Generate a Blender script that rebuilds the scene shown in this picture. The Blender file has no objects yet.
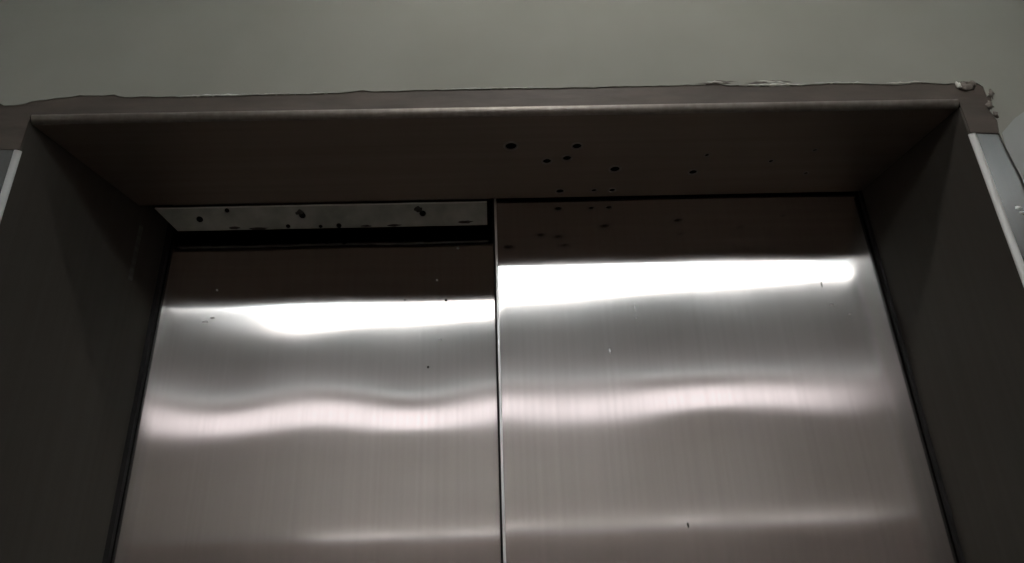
import bpy, bmesh, math, random
from mathutils import Matrix, Vector
from mathutils.geometry import tessellate_polygon
random.seed(7)
S = bpy.context.scene
COL = S.collection
S.view_settings.view_transform = 'Standard'
S.view_settings.look = 'None'
S.view_settings.exposure = 0.0

# ------------------------------------------------------------------ materials
def new_mat(name):
    m = bpy.data.materials.new(name); m.use_nodes = True
    nt = m.node_tree
    return m, nt, nt.nodes['Principled BSDF']

def noise_col(nt, c1, c2, scale=(4, 4, 4), nscale=3.0, detail=6, lo=.35, hi=.65, coords='Object'):
    tc = nt.nodes.new('ShaderNodeTexCoord'); mp = nt.nodes.new('ShaderNodeMapping')
    mp.inputs['Scale'].default_value = scale
    nz = nt.nodes.new('ShaderNodeTexNoise'); nz.inputs['Scale'].default_value = nscale; nz.inputs['Detail'].default_value = detail
    cr = nt.nodes.new('ShaderNodeValToRGB')
    cr.color_ramp.elements[0].position = lo; cr.color_ramp.elements[1].position = hi
    cr.color_ramp.elements[0].color = (*c1, 1); cr.color_ramp.elements[1].color = (*c2, 1)
    nt.links.new(tc.outputs[coords], mp.inputs['Vector']); nt.links.new(mp.outputs['Vector'], nz.inputs['Vector'])
    nt.links.new(nz.outputs['Fac'], cr.inputs['Fac'])
    return nz, cr

def matte(name, c1, c2, rough=.7, nscale=3, bump=0.0, scale=(4, 4, 4), metal=0.0, spec=.3):
    m, nt, b = new_mat(name)
    nz, cr = noise_col(nt, c1, c2, scale, nscale)
    nt.links.new(cr.outputs['Color'], b.inputs['Base Color'])
    b.inputs['Roughness'].default_value = rough
    b.inputs['Metallic'].default_value = metal
    b.inputs['Specular IOR Level'].default_value = spec
    if bump:
        bp = nt.nodes.new('ShaderNodeBump'); bp.inputs['Strength'].default_value = bump; bp.inputs['Distance'].default_value = .003
        nt.links.new(nz.outputs['Fac'], bp.inputs['Height']); nt.links.new(bp.outputs['Normal'], b.inputs['Normal'])
    return m

def steel(name, c1, c2, rough=.25, aniso=0.0, rot=0.0, hair=(160, 160, 2), bump=.02, uv=False, smudge=.05, metal=1.0):
    m, nt, b = new_mat(name)
    nz, cr = noise_col(nt, c1, c2, hair, 1.0, 3, .3, .7)
    nt.links.new(cr.outputs['Color'], b.inputs['Base Color'])
    b.inputs['Metallic'].default_value = metal
    # grease and hand smudges change the roughness in soft patches
    tc = nt.nodes.new('ShaderNodeTexCoord'); n2 = nt.nodes.new('ShaderNodeTexNoise'); n2.inputs['Scale'].default_value = 7; n2.inputs['Detail'].default_value = 3
    nt.links.new(tc.outputs['Object'], n2.inputs['Vector'])
    mr = nt.nodes.new('ShaderNodeMapRange'); mr.inputs['To Min'].default_value = rough - smudge; mr.inputs['To Max'].default_value = rough + smudge
    mr.inputs['From Min'].default_value = .3; mr.inputs['From Max'].default_value = .7
    nt.links.new(n2.outputs['Fac'], mr.inputs['Value']); nt.links.new(mr.outputs['Result'], b.inputs['Roughness'])
    if aniso:
        b.inputs['Anisotropic'].default_value = aniso; b.inputs['Anisotropic Rotation'].default_value = rot
        tg = nt.nodes.new('ShaderNodeTangent')
        if uv: tg.direction_type = 'UV_MAP'; tg.uv_map = 'UVMap'
        nt.links.new(tg.outputs['Tangent'], b.inputs['Tangent'])
    if bump:
        bp = nt.nodes.new('ShaderNodeBump'); bp.inputs['Strength'].default_value = bump; bp.inputs['Distance'].default_value = .001
        nt.links.new(nz.outputs['Fac'], bp.inputs['Height']); nt.links.new(bp.outputs['Normal'], b.inputs['Normal'])
    return m

def glow(name, col, strength):
    m, nt, b = new_mat(name)
    b.inputs['Base Color'].default_value = (*col, 1)
    b.inputs['Emission Color'].default_value = (*col, 1)
    b.inputs['Emission Strength'].default_value = strength
    return m

M = {}
M['paint'] = matte('wall_paint', (.246, .240, .206), (.284, .276, .240), .75, 1.2, .04, spec=.15)
M['patch'] = matte('wall_pale_patch', (.33, .333, .32), (.36, .364, .35), .7, 3, .04, spec=.15)
M['brown'] = matte('brown_undercoat', (.068, .053, .043), (.096, .075, .061), .55, 5, .25, (3, 3, 12), 0, .25)
M['lip'] = steel('worn_lip', (.30, .265, .235), (.40, .355, .315), .55, bump=.05, metal=.7)
M['plaster'] = matte('plaster_crumb', (.50, .48, .43), (.74, .72, .66), .85, 40, .5, spec=.1)
M['mortar'] = matte('mortar_smear', (.13, .115, .10), (.24, .21, .185), .8, 30, .6, spec=.1)
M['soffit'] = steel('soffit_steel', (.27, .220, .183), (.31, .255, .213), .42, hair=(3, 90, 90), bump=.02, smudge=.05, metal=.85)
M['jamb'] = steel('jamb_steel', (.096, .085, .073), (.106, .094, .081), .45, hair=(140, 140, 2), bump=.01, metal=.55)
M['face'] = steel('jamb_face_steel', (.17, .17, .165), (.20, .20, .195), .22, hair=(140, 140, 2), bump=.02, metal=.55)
M['door'] = steel('door_steel', (.60, .58, .57), (.64, .62, .61), .105, aniso=.85, rot=0.0, hair=(220, 10, 1.6), bump=.003, uv=True, smudge=.025)
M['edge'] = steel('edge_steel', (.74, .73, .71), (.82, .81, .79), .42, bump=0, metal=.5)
M['highlight'] = matte('highlight_steel', (.11, .105, .097), (.17, .163, .153), .5, 8, 0, (3, 3, 30), .3, .3)
M['rail'] = glow('self_lit_rail', (1.0, .96, .94), .70)  # rail glows by itself to give the thin bright reflected line
M['glow_trim'] = glow('cornice_glow', (.98, 1.0, 1.0), .42)  # cornice trim made to glow so its reflected line reads brighter
M['plate'] = matte('galvanised', (.33, .345, .32), (.50, .515, .48), .5, 6, .1, (5, 5, 5), .35, .4)
M['black'] = matte('shaft_black', (.004, .004, .004), (.010, .008, .008), .9, 5)
M['gap_shade'] = matte('gap_shade_black', (.006, .005, .005), (.014, .011, .011), .7, 8)
M['fleck'] = matte('white_fleck', (.88, .88, .86), (.97, .97, .96), .3, 30, metal=.6, spec=.6)
M['dirt'] = matte('dark_stain', (.04, .04, .037), (.09, .085, .08), .8, 30)
M['ceil'] = matte('ceiling_paint', (.74, .78, .78), (.80, .84, .84), .8, 1)
M['side'] = matte('side_paint', (.26, .24, .225), (.30, .28, .262), .8, 1)
M['back'] = matte('opposite_paint', (.62, .535, .50), (.68, .59, .55), .8, 1)
M['dado'] = matte('dado_paint', (.36, .285, .258), (.41, .33, .30), .8, 1)
M['floor'] = matte('floor_tile', (.36, .31, .27), (.46, .40, .35), .4, 3)
M['white'] = matte('white_trim', (.78, .76, .74), (.86, .84, .82), .5, 2)
M['lamp_up'] = glow('lamp_uplight', (.93, .985, 1.0), 16.0)  # unseen glowing top faces, added to brighten the ceiling
M['lamp_soft'] = glow('lamp_soft_diffuser', (1.0, .985, .97), 4.0)
M['lamp'] = glow('lamp_diffuser', (1.0, .985, .97), 6.0)
M['pane'] = glow('lit_band_glow', (1.0, .92, .935), 1.22)
M['metal'] = steel('lamp_body', (.7, .7, .7), (.8, .8, .8), .4, bump=0)

# ------------------------------------------------------------------ helpers
def link(name, bm, mat, parent=None, smooth=False, loc=None):
    me = bpy.data.meshes.new(name)
    bmesh.ops.recalc_face_normals(bm, faces=bm.faces[:])
    bm.to_mesh(me); bm.free()
    me.materials.append(mat)
    if smooth:
        for p in me.polygons: p.use_smooth = True
    o = bpy.data.objects.new(name, me); COL.objects.link(o)
    if loc: o.location = loc
    if parent:
        o.parent = parent
        if not loc: o.location = -parent.location
        else: o.location = Vector(loc) - parent.location
    return o

def tag(o, label, cat, group=None):
    o['label'] = label; o['category'] = cat
    if group: o['group'] = group
    return o

def thing(name, label, cat, loc, group=None):
    o = bpy.data.objects.new(name, None); o.empty_display_size = .05
    COL.objects.link(o); o.location = loc
    return tag(o, label, cat, group)

def struct(o):
    o['kind'] = 'structure'; return o

def box(bm, x0, x1, y0, y1, z0, z1, bevel=0):
    vs = [bm.verts.new((x, y, z)) for x in (x0, x1) for y in (y0, y1) for z in (z0, z1)]
    fs = []
    for f in ((0, 1, 3, 2), (4, 6, 7, 5), (0, 4, 5, 1), (2, 3, 7, 6), (0, 2, 6, 4), (1, 5, 7, 3)):
        fs.append(bm.faces.new([vs[i] for i in f]))
    if bevel:
        es = list({e for f in fs for e in f.edges})
        bmesh.ops.bevel(bm, geom=es, offset=bevel, segments=2, affect='EDGES', profile=.5)
    return bm

def B(*a, **k): return box(bmesh.new(), *a, **k)

def prism_xz(pts, y0, y1):
    """concave outline in the xz plane, extruded from y0 (front) to y1 (back)"""
    bm = bmesh.new()
    a = [bm.verts.new((x, y0, z)) for x, z in pts]; b = [bm.verts.new((x, y1, z)) for x, z in pts]
    n = len(pts)
    for i in range(n): bm.faces.new((a[i], b[i], b[(i + 1) % n], a[(i + 1) % n]))
    for t in tessellate_polygon([[Vector((x, z, 0)) for x, z in pts]]):
        for vs in (a, b):
            try: bm.faces.new([vs[i] for i in t])
            except ValueError: pass
    return bm

def profile_z(pts, z0, z1, back=None):
    """open profile in the xy plane (outside surface), given a thickness by a back outline, run from z0 to z1"""
    ring = pts + (back or [])
    bm = bmesh.new()
    a = [bm.verts.new((x, y, z0)) for x, y in ring]; b = [bm.verts.new((x, y, z1)) for x, y in ring]
    n = len(ring)
    for i in range(n): bm.faces.new((a[i], a[(i + 1) % n], b[(i + 1) % n], b[i]))
    for t in tessellate_polygon([[Vector((x, y, 0)) for x, y in ring]]):
        for vs in (a, b):
            try: bm.faces.new([vs[i] for i in t])
            except ValueError: pass
    return bm

def blob(cx, cy, cz, rx, ry, rz, seed=0, n=10, rough=.35):
    r = random.Random(seed); bm = bmesh.new()
    bmesh.ops.create_icosphere(bm, subdivisions=2, radius=1)
    for v in bm.verts:
        k = 1 + rough * (r.random() - .5) * 2
        v.co = Vector((cx + v.co.x * rx * k, cy + v.co.y * ry * k, cz + v.co.z * rz * k))
    return bm

# ------------------------------------------------------------------ camera (solved from the photograph's vanishing points)
X = (0.9994292444, 0.0222178766, -0.0254474221)
Y = (-0.0115847815, -0.4821977776, -0.8759857853)
Z = (-0.0317332345, 0.8757806056, -0.4816651663)
CAM = (-0.0159496172, -0.7138139662, 1.5016066537)
cd = bpy.data.cameras.new('camera'); co = bpy.data.objects.new('camera', cd); COL.objects.link(co)
cd.sensor_width = 36; cd.lens = 36 * 850 / 1024; cd.clip_start = .01
co.matrix_world = Matrix(((*X, CAM[0]), (*Y, CAM[1]), (*Z, CAM[2]), (0, 0, 0, 1)))
S.camera = co

HZ = 2.10          # underside of the lintel
D1, D2 = .1645, .215   # faces of the right-hand and left-hand door panels

# ------------------------------------------------------------------ setting
RX0, RX1, RY, CZ = -1.80, 1.95, -2.6, 3.00
ragged = [(-0.5378, 2.1254), (-0.5315, 2.1212), (-0.5107, 2.1228), (-0.5041, 2.1261), (-0.4805, 2.1298), (-0.4597, 2.1321), (-0.4548, 2.1341), (-0.4354, 2.133), (-0.4174, 2.134), (-0.406, 2.1302), (-0.3793, 2.1304), (-0.3469, 2.129), (-0.2719, 2.1301), (-0.2181, 2.1304), (-0.1695, 2.1314), (-0.1501, 2.1346), (-0.137, 2.1322), (-0.0554, 2.1332), (-0.0007, 2.1335), (0.065, 2.1328), (0.1311, 2.1335), (0.2196, 2.1345), (0.2364, 2.1356), (0.2525, 2.1324), (0.2693, 2.1334), (0.2911, 2.1308), (0.3081, 2.1326), (0.33, 2.1307), (0.364, 2.1336), (0.4028, 2.132), (0.4414, 2.1298), (0.4644, 2.1322), (0.4917, 2.1294), (0.5095, 2.1326), (0.5258, 2.1308), (0.5319, 2.1249), (0.532, 2.1106), (0.5386, 2.1176), (0.5349, 2.1021), (0.5293, 2.091), (0.5327, 2.0771), (0.5298, 2.0608)]
# finer wobble between the traced points of the trowelled plaster edge
rag2 = []
for i, (p, q) in enumerate(zip(ragged, ragged[1:])):
    rag2.append(p)
    L = math.hypot(q[0] - p[0], q[1] - p[1]); n = int(L / .008)
    for k in range(1, n + 1):
        t = k / (n + 1)
        rag2.append((p[0] + (q[0] - p[0]) * t, p[1] + (q[1] - p[1]) * t + random.uniform(-.0006, .0006)))
rag2.append(ragged[-1])
outline = [(RX0, 0), (-.531, 0), (-.531, 1.9), (-.5325, 2.02), (-.5355, 2.06), (-.5368, 2.10)] + rag2 + [(.5310, 2.04), (.5355, 2.0), (.533, 1.9), (.531, 1.7), (.531, 0), (RX1, 0), (RX1, CZ), (RX0, CZ)]
wall = struct(link('wall_front', prism_xz(outline, -.0024, -.0014), M['paint']))
# thin lighter patch to the right of the jamb
patch = link('pale_patch', prism_xz([(.5325, 2.0600), (.552, 2.079), (.5689, 2.0906), (.60, 2.112), (.66, 2.12), (.68, 1.9), (.66, 1.72), (.5305, 1.72), (.5325, 1.9), (.5350, 2.0), (.5308, 2.04)], -.0030, -.0023), M['patch'], wall)
patch['label'] = 'lighter area of wall beside the right jamb'
# crumbs and ridges of plaster left along the paint edge
def ridge(x0, x1, z0, z1, th, seed, mat, y=-.0024):
    r = random.Random(seed); bm = bmesh.new(); n = max(6, int((x1 - x0) / .004)); rows = []
    for i in range(n + 1):
        t = i / n; x = x0 + (x1 - x0) * t; zc = z0 + (z1 - z0) * t + r.uniform(-.0007, .0007); k = th * (.35 + .65 * r.random()) * min(1, 4 * t + .1, 4 * (1 - t) + .1)
        rows.append([bm.verts.new((x, y + .001, zc - k)), bm.verts.new((x, y - k * .5, zc - k * .3)), bm.verts.new((x, y - k * .35, zc + k * .6)), bm.verts.new((x, y + .001, zc + k))])
    for a, b in zip(rows, rows[1:]):
        for j in range(4): bm.faces.new((a[j], a[(j + 1) % 4], b[(j + 1) % 4], b[j]))
    bm.faces.new(rows[0]); bm.faces.new(list(reversed(rows[-1])))
    return bm
for i, (x0, x1, z0, z1, th, mt) in enumerate([
        (-.352, -.275, 2.1300, 2.1312, .0012, 'plaster'), (-.275, -.17, 2.1310, 2.1316, .0007, 'plaster'), (-.06, .05, 2.1340, 2.1340, .0007, 'plaster'),
        (.215, .255, 2.1365, 2.1355, 0.0022, 'mortar'), (.226, .246, 2.1382, 2.1372, 0.0018, 'plaster'), (.236, .262, 2.1395, 2.1370, 0.0014, 'mortar'),
        (.268, .302, 2.1350, 2.1372, 0.0022, 'mortar'), (.283, .312, 2.1382, 2.1360, 0.0023, 'plaster'), (.296, .322, 2.1392, 2.1358, 0.0016, 'mortar'),
        (.262, .34, 2.1328, 2.1322, 0.0019, 'plaster'), (.345, .41, 2.1345, 2.1332, 0.0008, 'plaster'), (.425, .47, 2.1320, 2.1330, 0.0016, 'plaster')]):
    rd = link('plaster_ridge' if mt == 'plaster' else 'mortar_ridge', ridge(x0, x1, z0, z1, th, i, M[mt]), M[mt], wall)
for i, (cx, cz, rx, rz, mt) in enumerate([(.5125, 2.1255, .007, .006, 'mortar'), (.5205, 2.129, .005, .004, 'mortar'), (.5375, 2.1145, .003, .006, 'mortar'), (.531, 2.098, .004, .005, 'mortar'), (.5335, 2.0855, .003, .004, 'mortar'), (.505, 2.127, .0025, .005, 'plaster')]):
    link('mortar_lump', blob(cx, -.0024, cz, rx, .0016, rz, 50 + i, rough=.5), M[mt], wall, True)

struct(link('ceiling', B(RX0, RX1, RY, 0, CZ, CZ + .1), M['ceil']))
struct(link('floor', B(RX0, RX1, RY, .5, -.1, 0), M['floor']))
struct(link('wall_left', B(RX0 - .1, RX0, RY, 0, 0, CZ), M['side']))
struct(link('wall_right', B(RX1, RX1 + .1, RY, 0, 0, CZ), M['side']))
# opposite wall with an added glowing band built as a window and a self-lit rail, seen only as reflections in the doors
wz0, wz1, wx0, wx1 = 2.805, 2.938, -1.76, 1.68
bw = bmesh.new()
box(bw, RX0, RX1, RY - .12, RY, 2.314, wz0); box(bw, RX0, RX1, RY - .12, RY, wz1, CZ); box(bw, RX0, wx0, RY - .12, RY, wz0, wz1); box(bw, wx1, RX1, RY - .12, RY, wz0, wz1)
struct(link('wall_back', bw, M['back']))
struct(link('wall_back', B(RX0, RX1, RY - .12, RY, 0, 2.314), M['dado']))
win = bpy.data.objects.new('lit_band_1', None); COL.objects.link(win); win.location = ((wx0 + wx1) / 2, RY, wz0); struct(win)
fb = bmesh.new()
for a in ((wx0, wx1, RY - .06, RY, wz0, wz0 + .008), (wx0, wx1, RY - .06, RY, wz1 - .008, wz1), (wx0, wx0 + .02, RY - .06, RY, wz0 + .008, wz1 - .008), (wx1 - .02, wx1, RY - .06, RY, wz0 + .008, wz1 - .008)): box(fb, *a)
link('band_frame', fb, M['white'], win)
link('band_pane', B(wx0 + .02, wx1 - .02, RY - .05, RY - .045, wz0 + .008, wz1 - .008), M['pane'], win)
struct(link('trim_1', B(RX0, RX1, RY, RY + .04, CZ - .026, CZ - .012, bevel=.003), M['glow_trim']))
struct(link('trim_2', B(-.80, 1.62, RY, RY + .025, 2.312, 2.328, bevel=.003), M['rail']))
# dark lift shaft behind the doors
sh = bmesh.new()
box(sh, -.9, .9, .50, .52, 0, 2.6); box(sh, -.92, -.9, .02, .52, 0, 2.6); box(sh, .9, .92, .02, .52, 0, 2.6); box(sh, -.92, .92, .02, .52, 2.6, 2.62)
struct(link('wall_shaft', sh, M['black']))

# ceiling light
def hung_light(name, label, cx, cy, hx, hy, ang, zb=2.90, lens='lamp'):
    t = thing(name, label, 'ceiling light', (cx, cy, CZ))
    def rb(x0, x1, y0, y1, z0, z1):
        bm = B(x0, x1, y0, y1, z0, z1)
        bmesh.ops.rotate(bm, cent=(0, 0, 0), matrix=Matrix.Rotation(math.radians(ang), 3, 'Z'), verts=bm.verts[:]); return bm
    for nm, bm, m in (('lamp_housing', rb(-hx - .012, hx + .012, -hy - .012, hy + .012, zb + .012 - CZ, zb + .022 - CZ), 'metal'),
                      ('lamp_diffuser', rb(-hx, hx, -hy, hy, zb - CZ, zb + .012 - CZ), lens),
                      ('added_uplight', rb(-hx, hx, -hy, hy, zb + .022 - CZ, zb + .026 - CZ), 'lamp_up')):
        o = link(nm, bm, M[m]); o.parent = t
    for sx in (-.8, .8):
        o = link('hanger', rb(sx * hx - .006, sx * hx + .006, -.006, .006, zb + .022 - CZ, 0), M['metal']); o.parent = t
    return t
hung_light('ceiling_light', 'wide hanging ceiling light glaring as the thick white band in the doors', .10, -1.560, .97, .066, 7, 2.90, 'lamp_soft')
hung_light('ceiling_light', 'slim hanging batten light glaring as the thin white line along both doors', .22, -1.462, 1.42, .022, 0, 2.895)

# unseen spot added to brighten the middle of the wall above the opening
sd = bpy.data.lights.new('added_wall_spot', 'SPOT'); so = bpy.data.objects.new('added_wall_spot', sd); COL.objects.link(so)
so.location = (.12, -.55, CZ - .04); sd.energy = 19; sd.spot_size = math.radians(76); sd.spot_blend = 1.0; sd.shadow_soft_size = .04; sd.color = (1, .97, .92)
so.rotation_euler = (Vector((.12, 0, 2.36)) - Vector(so.location)).to_track_quat('-Z', 'Y').to_euler()

# ------------------------------------------------------------------ lift frame
frame = thing('elevator_frame', 'stainless steel lift door surround with brown painted head and drilled underside', 'elevator frame', (0, .1, 0))
# head: brown strip over the opening, running down over the tops of both jamb faces
head = [(-.548, 2.063), (-.5014, 2.063), (-.5005, 2.107), (.5000, 2.107), (.5001, 2.0625), (.5295, 2.0605), (.548, 2.062), (.548, 2.150), (-.548, 2.150)]
link('head_fascia', prism_xz(head, -.0014, .0), M['brown'], frame)['label'] = 'brown painted head strip'
# rolled lip along the bottom edge
def lip():
    bm = bmesh.new(); prof = [(-.0016, 2.1085)] + [(.0045 - .0061 * math.cos(a), 2.1061 - .0061 * math.sin(a)) for a in [i * math.pi / 12 for i in range(7)]] + [(.0045, 2.103), (.001, 2.1085)]
    ra = [bm.verts.new((-.4995, y, z)) for y, z in prof]; rb = [bm.verts.new((.4995, y, z)) for y, z in prof]; n = len(prof)
    for i in range(n): bm.faces.new((ra[i], ra[(i + 1) % n], rb[(i + 1) % n], rb[i]))
    bm.faces.new(ra); bm.faces.new(list(reversed(rb))); return bm
link('head_lip', lip(), M['lip'], frame, True)['label'] = 'worn bare lip of the head'
# underside with real drilled holes
holes = [(.0108, .0558, .0066), (.086, .058, .0054), (.0531, .0852, .0050), (.0761, .0801, .0050), (.1347, .1033, .0058), (.2296, .1123, .0048), (.072, .1465, .0048), (.1139, .1462, .0034), (.1362, .1466, .0040), (.2394, .0794, .0028), (.3184, .0933, .0030), (.3645, .0736, .0027), (.3682, .1188, .0027)]
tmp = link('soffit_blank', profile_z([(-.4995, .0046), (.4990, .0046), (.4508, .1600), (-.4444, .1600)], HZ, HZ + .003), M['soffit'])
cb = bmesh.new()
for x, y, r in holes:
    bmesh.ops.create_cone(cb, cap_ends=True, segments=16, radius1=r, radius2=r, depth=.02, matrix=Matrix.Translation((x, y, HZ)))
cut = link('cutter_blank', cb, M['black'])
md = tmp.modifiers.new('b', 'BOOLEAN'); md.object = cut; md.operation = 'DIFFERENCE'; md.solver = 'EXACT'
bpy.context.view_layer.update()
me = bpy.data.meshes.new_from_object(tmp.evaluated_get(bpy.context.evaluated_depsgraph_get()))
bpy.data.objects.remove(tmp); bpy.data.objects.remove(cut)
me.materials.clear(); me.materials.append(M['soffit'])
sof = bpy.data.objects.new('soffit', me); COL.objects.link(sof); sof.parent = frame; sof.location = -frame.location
sof['label'] = 'dark brushed underside of the head with drilled holes'
def lathe(prof, cx, cy, seg=16):
    bm = bmesh.new(); rings = []
    for r, z in prof: rings.append([bm.verts.new((cx + r * math.cos(2 * math.pi * i / seg), cy + r * math.sin(2 * math.pi * i / seg), z)) for i in range(seg)])
    for a, b in zip(rings, rings[1:]):
        for i in range(seg): bm.faces.new((a[i], a[(i + 1) % seg], b[(i + 1) % seg], b[i]))
    bm.faces.new(rings[-1]); return bm
for x, y, r in holes:
    h = link('drill_hole', lathe([(r * .98, HZ + .001), (r * .98, HZ + .012)], x, y), M['black'])
    h.parent = sof; h.location = (0, 0, 0); h['label'] = 'small dark drilled hole'
    b = lathe([(r * .98, HZ + .001), (r * 1.0, HZ - .0010), (r * 1.14, HZ - .0008), (r * 1.42, HZ + .0002)], x, y)
    bmesh.ops.delete(b, geom=[f for f in b.faces if len(f.verts) > 4], context='FACES_ONLY')
    b = link('hole_burr', b, M['lip'], None, True); b.parent = sof; b.location = (0, 0, 0)
# head box above, dark inside
link('head_box', B(-.545, .545, .004, .1580, HZ + .016, HZ + .05), M['black'], frame)

def arc(cx, cy, r, a0, a1, n=6): return [(cx + r * math.cos(math.radians(a0 + (a1 - a0) * i / n)), cy + r * math.sin(math.radians(a0 + (a1 - a0) * i / n))) for i in range(n + 1)]
# right jamb: face, rounded nose, reveal
rp = [(.548, 0)] + arc(.5045, .0050, .0050, 270, 197) + [(.4505, .1600)]
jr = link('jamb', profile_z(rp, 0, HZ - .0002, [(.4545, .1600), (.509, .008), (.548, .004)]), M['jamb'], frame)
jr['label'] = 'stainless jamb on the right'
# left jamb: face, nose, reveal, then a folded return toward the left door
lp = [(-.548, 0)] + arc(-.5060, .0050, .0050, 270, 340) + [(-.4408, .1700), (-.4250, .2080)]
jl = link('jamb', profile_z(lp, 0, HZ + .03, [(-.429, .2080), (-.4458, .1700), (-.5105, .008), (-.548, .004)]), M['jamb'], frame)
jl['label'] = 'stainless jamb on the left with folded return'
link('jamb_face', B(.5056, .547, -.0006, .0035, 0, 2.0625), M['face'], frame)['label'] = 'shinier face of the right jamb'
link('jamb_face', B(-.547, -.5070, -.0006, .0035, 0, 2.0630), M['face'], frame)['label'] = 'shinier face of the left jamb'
# highlight near the top of the left fold, put in as a paler strip
link('fold_highlight', profile_z([(-.4436, .1636), (-.4412, .1680), (-.4396, .1722), (-.4402, .1732), (-.4440, .1640)], 2.000, 2.078), M['highlight'], frame)['label'] = 'short painted highlight high on the left jamb'
# bright polished noses
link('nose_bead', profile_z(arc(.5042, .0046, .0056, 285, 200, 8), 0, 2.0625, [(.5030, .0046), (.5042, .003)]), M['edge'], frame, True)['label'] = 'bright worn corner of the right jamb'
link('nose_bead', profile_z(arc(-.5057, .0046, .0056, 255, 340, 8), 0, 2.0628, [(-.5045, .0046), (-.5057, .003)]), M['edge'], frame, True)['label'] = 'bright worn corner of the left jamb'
# black strips standing in for the shaded gaps between jambs and doors
link('gap_shadow', B(.4472, .4506, .1570, .1625, 0, HZ - .001), M['gap_shade'], frame)['label'] = 'black strip for the shaded gap along the right jamb'
link('gap_shadow', B(-.4262, -.4205, .2060, .2130, 0, 2.115), M['gap_shade'], frame)['label'] = 'black strip for the shaded gap along the left jamb'
# dabs of white sealant on the right jamb face
for i, (x, z, rx, rz) in enumerate([(.5209, 1.9662, .0035, .0022), (.5231, 1.9601, .003, .0018)]):
    s = link('sealant_dab', blob(x, -.0004, z, rx, .0016, rz, 80 + i, rough=.2), M['fleck']); s.parent = jr; s.location = (0, 0, 0); s['label'] = 'white dab of sealant'

# ------------------------------------------------------------------ perforated plate over the left door
plate = thing('header_plate', 'pale galvanised strip with dark holes above the left lift door', 'metal strip', (-.2234, .1690, 2.1010))
# built flat (x along the strip, y across it), then tipped down toward the back
PV = .0312
tip = Matrix.Rotation(-math.atan2(.0170, .0262), 4, 'X')
def flat(bm, name, mat, par):
    o = link(name, bm, mat); o.data.transform(tip @ Matrix.Translation((.2234, 0, 0))); o.parent = par; return o
pb = bmesh.new(); oc = [(-.4289, 0), (-.0180, 0), (-.0183, PV), (-.4065, PV)]
lo = [pb.verts.new((x, y, 0)) for x, y in oc]; hi = [pb.verts.new((x, y, .0016)) for x, y in oc]
pb.faces.new(list(reversed(lo))); pb.faces.new(hi)
for i in range(4): pb.faces.new((lo[i], lo[(i + 1) % 4], hi[(i + 1) % 4], hi[i]))
pt = link('plate_blank', pb, M['plate'])
ph = [(-.3766, .50 * PV, .0042), (-.341, .14 * PV, .0030), (-.249, .42 * PV, .0042), (-.0989, .44 * PV, .0042), (-.2685, .88 * PV, .0028), (-.205, .90 * PV, .0034), (-.228, .92 * PV, .0024)]
cb = bmesh.new()
for x, y, r in ph: bmesh.ops.create_cone(cb, cap_ends=True, segments=16, radius1=r, radius2=r, depth=.02, matrix=Matrix.Translation((x, y, 0)))
cut = link('cutter_blank', cb, M['black'])
md = pt.modifiers.new('b', 'BOOLEAN'); md.object = cut; md.operation = 'DIFFERENCE'; md.solver = 'EXACT'
bpy.context.view_layer.update()
me = bpy.data.meshes.new_from_object(pt.evaluated_get(bpy.context.evaluated_depsgraph_get()))
bpy.data.objects.remove(pt); bpy.data.objects.remove(cut)
me.materials.clear(); me.materials.append(M['plate'])
me.transform(tip @ Matrix.Translation((.2234, 0, 0)))
po = bpy.data.objects.new('plate', me); COL.objects.link(po); po.parent = plate
for x, y, r in ph:
    flat(lathe([(r * .98, .0003), (r * .98, .005)], x, y, 14), 'plate_hole', M['black'], po)
for i, (x, v, rx, ry) in enumerate([(-.305, .95, .010, .0016), (-.135, .93, .009, .0015), (-.170, .94, .007, .0014), (-.335, .90, .006, .0016), (-.252, .26, .005, .0035), (-.104, .26, .005, .0035), (-.045, .85, .008, .002)]):
    flat(blob(x, v * PV, 0, rx, ry, .0003, 400 + i, rough=.4), 'grease_smear', M['dirt'], po)['label'] = 'dark greasy smear'
b = link('plate_backing', B(-.424, -.0125, .1700, .2080, HZ + .030, HZ + .032), M['soffit']); b.parent = plate; b.location = -plate.location  # unseen backing, added so the left door's top reflection is less black
flat(B(-.4289, -.0180, -.0012, .0006, -.0008, .0018, bevel=.0004), 'front_hem', M['edge'], plate)['label'] = 'thin bright front edge of the strip'

# ------------------------------------------------------------------ doors
def door_skin(x0, x1, z0, z1, y, wav, nx=70, nz=150, th=.03, r=.002):
    bm = bmesh.new(); uvl = bm.loops.layers.uv.new('UVMap')
    # outline columns: rounded vertical edges
    cols = []
    for i in range(nx + 1): cols.append((x0 + r + (x1 - x0 - 2 * r) * i / nx, 0.0))
    left = [(x0 + r - r * math.sin(math.radians(a)), r - r * math.cos(math.radians(a))) for a in (90, 70, 50, 30, 15)]
    right = [(x1 - r + r * math.sin(math.radians(a)), r - r * math.cos(math.radians(a))) for a in (15, 30, 50, 70, 90)]
    prof = [(x0, th)] + left + cols + right + [(x1, th)]
    zs = [z0 + (1.40 - z0) * i / 6 for i in range(6)] + [1.40 + (z1 - 1.40) * i / nz for i in range(nz + 1)]
    g = []
    for z in zs:
        g.append([bm.verts.new((x, y + dy + (wav(x, z) if dy < r + 1e-6 else 0), z)) for x, dy in prof])
    for j in range(len(zs) - 1):
        for i in range(len(prof) - 1):
            f = bm.faces.new((g[j][i], g[j][i + 1], g[j + 1][i + 1], g[j + 1][i]))
            for l in f.loops: l[uvl].uv = (l.vert.co.x, l.vert.co.z)
    bk = [bm.verts.new((x0, y + th, z0)), bm.verts.new((x1, y + th, z0))]
    return bm

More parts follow.
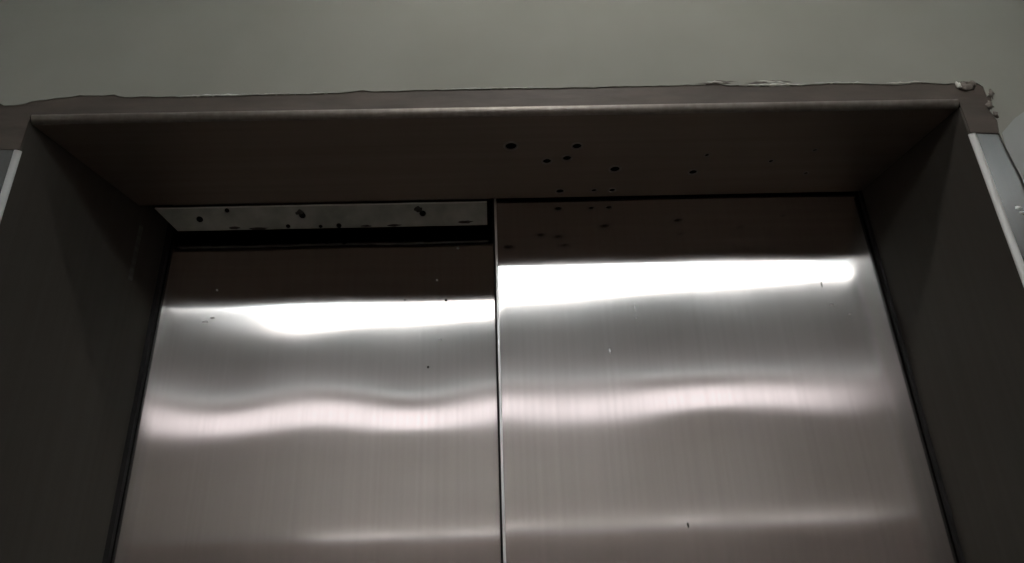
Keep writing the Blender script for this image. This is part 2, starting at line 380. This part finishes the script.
def bump1(t, c, w): return math.exp(-((t - c) / w) ** 2)
def integ(fn, z, za=1.40, n=24):
    if z <= za: return 0.0
    h = (z - za) / n
    return sum(fn(za + (k + .5) * h) for k in range(n)) * h
def tilt_right(x, z):      # small oil-canning of the right sheet (slope of the surface)
    t = .004 * bump1(z, 1.80, .06) * math.sin(x * 17 + .3)
    t += .004 * (1 / (1 + math.exp(-(z - 1.90) / .02)))
    return t
def tilt_left(x, z):
    t = -.0042 * bump1(z, 1.862, .05) * math.cos(2 * math.pi * (x + .222) / .235)
    t += .004 * (1 / (1 + math.exp(-(z - 1.92) / .02)))
    return t
RDX0, RDX1 = -.0080, .50
LDX0, LDX1 = -.50, .03
rd = thing('elevator_door_panel', 'right stainless steel lift door panel, nearer and overlapping the left one', 'elevator door', (.24, D1 + .015, 0), 'lift door panels')
ld = thing('elevator_door_panel', 'left stainless steel lift door panel, set back under the pale strip', 'elevator door', (-.24, D2 + .015, 0), 'lift door panels')
SGN = 1
link('door_skin', door_skin(RDX0, RDX1, .012, 2.16, D1, lambda x, z: SGN * integ(lambda t: tilt_right(x, t), z)), M['door'], rd, True)
link('door_skin', door_skin(LDX0, LDX1, .012, 2.0860, D2, lambda x, z: SGN * integ(lambda t: tilt_left(x, t), z)), M['door'], ld, True)
link('door_edge', B(RDX0 - .0012, RDX0 + .0016, D1 - .0004, D1 + .012, .012, 2.16, bevel=.0004), M['edge'], rd)['label'] = 'bright leading edge of the right panel'
link('edge_shadow', B(RDX0 - .0034, RDX0 - .0014, D1 + .010, D1 + .03, .012, 2.16), M['gap_shade'], rd)['label'] = 'dark strip for the shadow behind the leading edge'  # shadow beside the leading edge, put in as a black strip
for par, yy, pts in ((ld, D2, [(-.3621, 1.9658, .0042, .0016), (-.3544, 1.971, .003, .001), (-.3536, 2.0096, .0013, .0012), (-.0824, 2.0168, .0013, .0013), (-.0779, 1.9344, .0024, .0011), (-.0562, 2.0628, .0016, .0014)]),
                     (rd, D1, [(.1513, 1.9458, .0011, .0045), (.1512, 1.9328, .0019, .0011), (.1175, 1.8921, .0011, .0036), (.3821, 1.9438, .0028, .0010), (.4006, 1.9315, .0024, .0010), (.3759, 1.9705, .0008, .0035)])):
    for i, (x, z, rx, rz) in enumerate(pts):
        link('paint_fleck', blob(x, yy - .0001, z, rx, .0005, rz, 200 + i, rough=.25), M['fleck'], par, True)['label'] = 'tiny pale fleck'
for par, yy, pts in ((ld, D2, [(-.1214, 1.9897, .0012, .0012), (-.071, 1.9884, .0014, .0020), (-.0918, 1.8997, .0013, .0013)]), (rd, D1, [(.1803, 1.6963, .001, .0028)])):
    for i, (x, z, rx, rz) in enumerate(pts):
        link('dark_fleck', blob(x, yy - .0001, z, rx, .0005, rz, 300 + i, rough=.25), M['dirt'], par, True)['label'] = 'tiny dark mark'

# ------------------------------------------------------------------ world: a faint ambient beyond the closed lobby
w = bpy.data.worlds.new('world'); S.world = w; w.use_nodes = True
w.node_tree.nodes['Background'].inputs['Color'].default_value = (.05, .05, .05, 1)
S.cycles.max_bounces = 10
S.cycles.diffuse_bounces = 5; S.cycles.glossy_bounces = 6
S.cycles.use_denoising = True
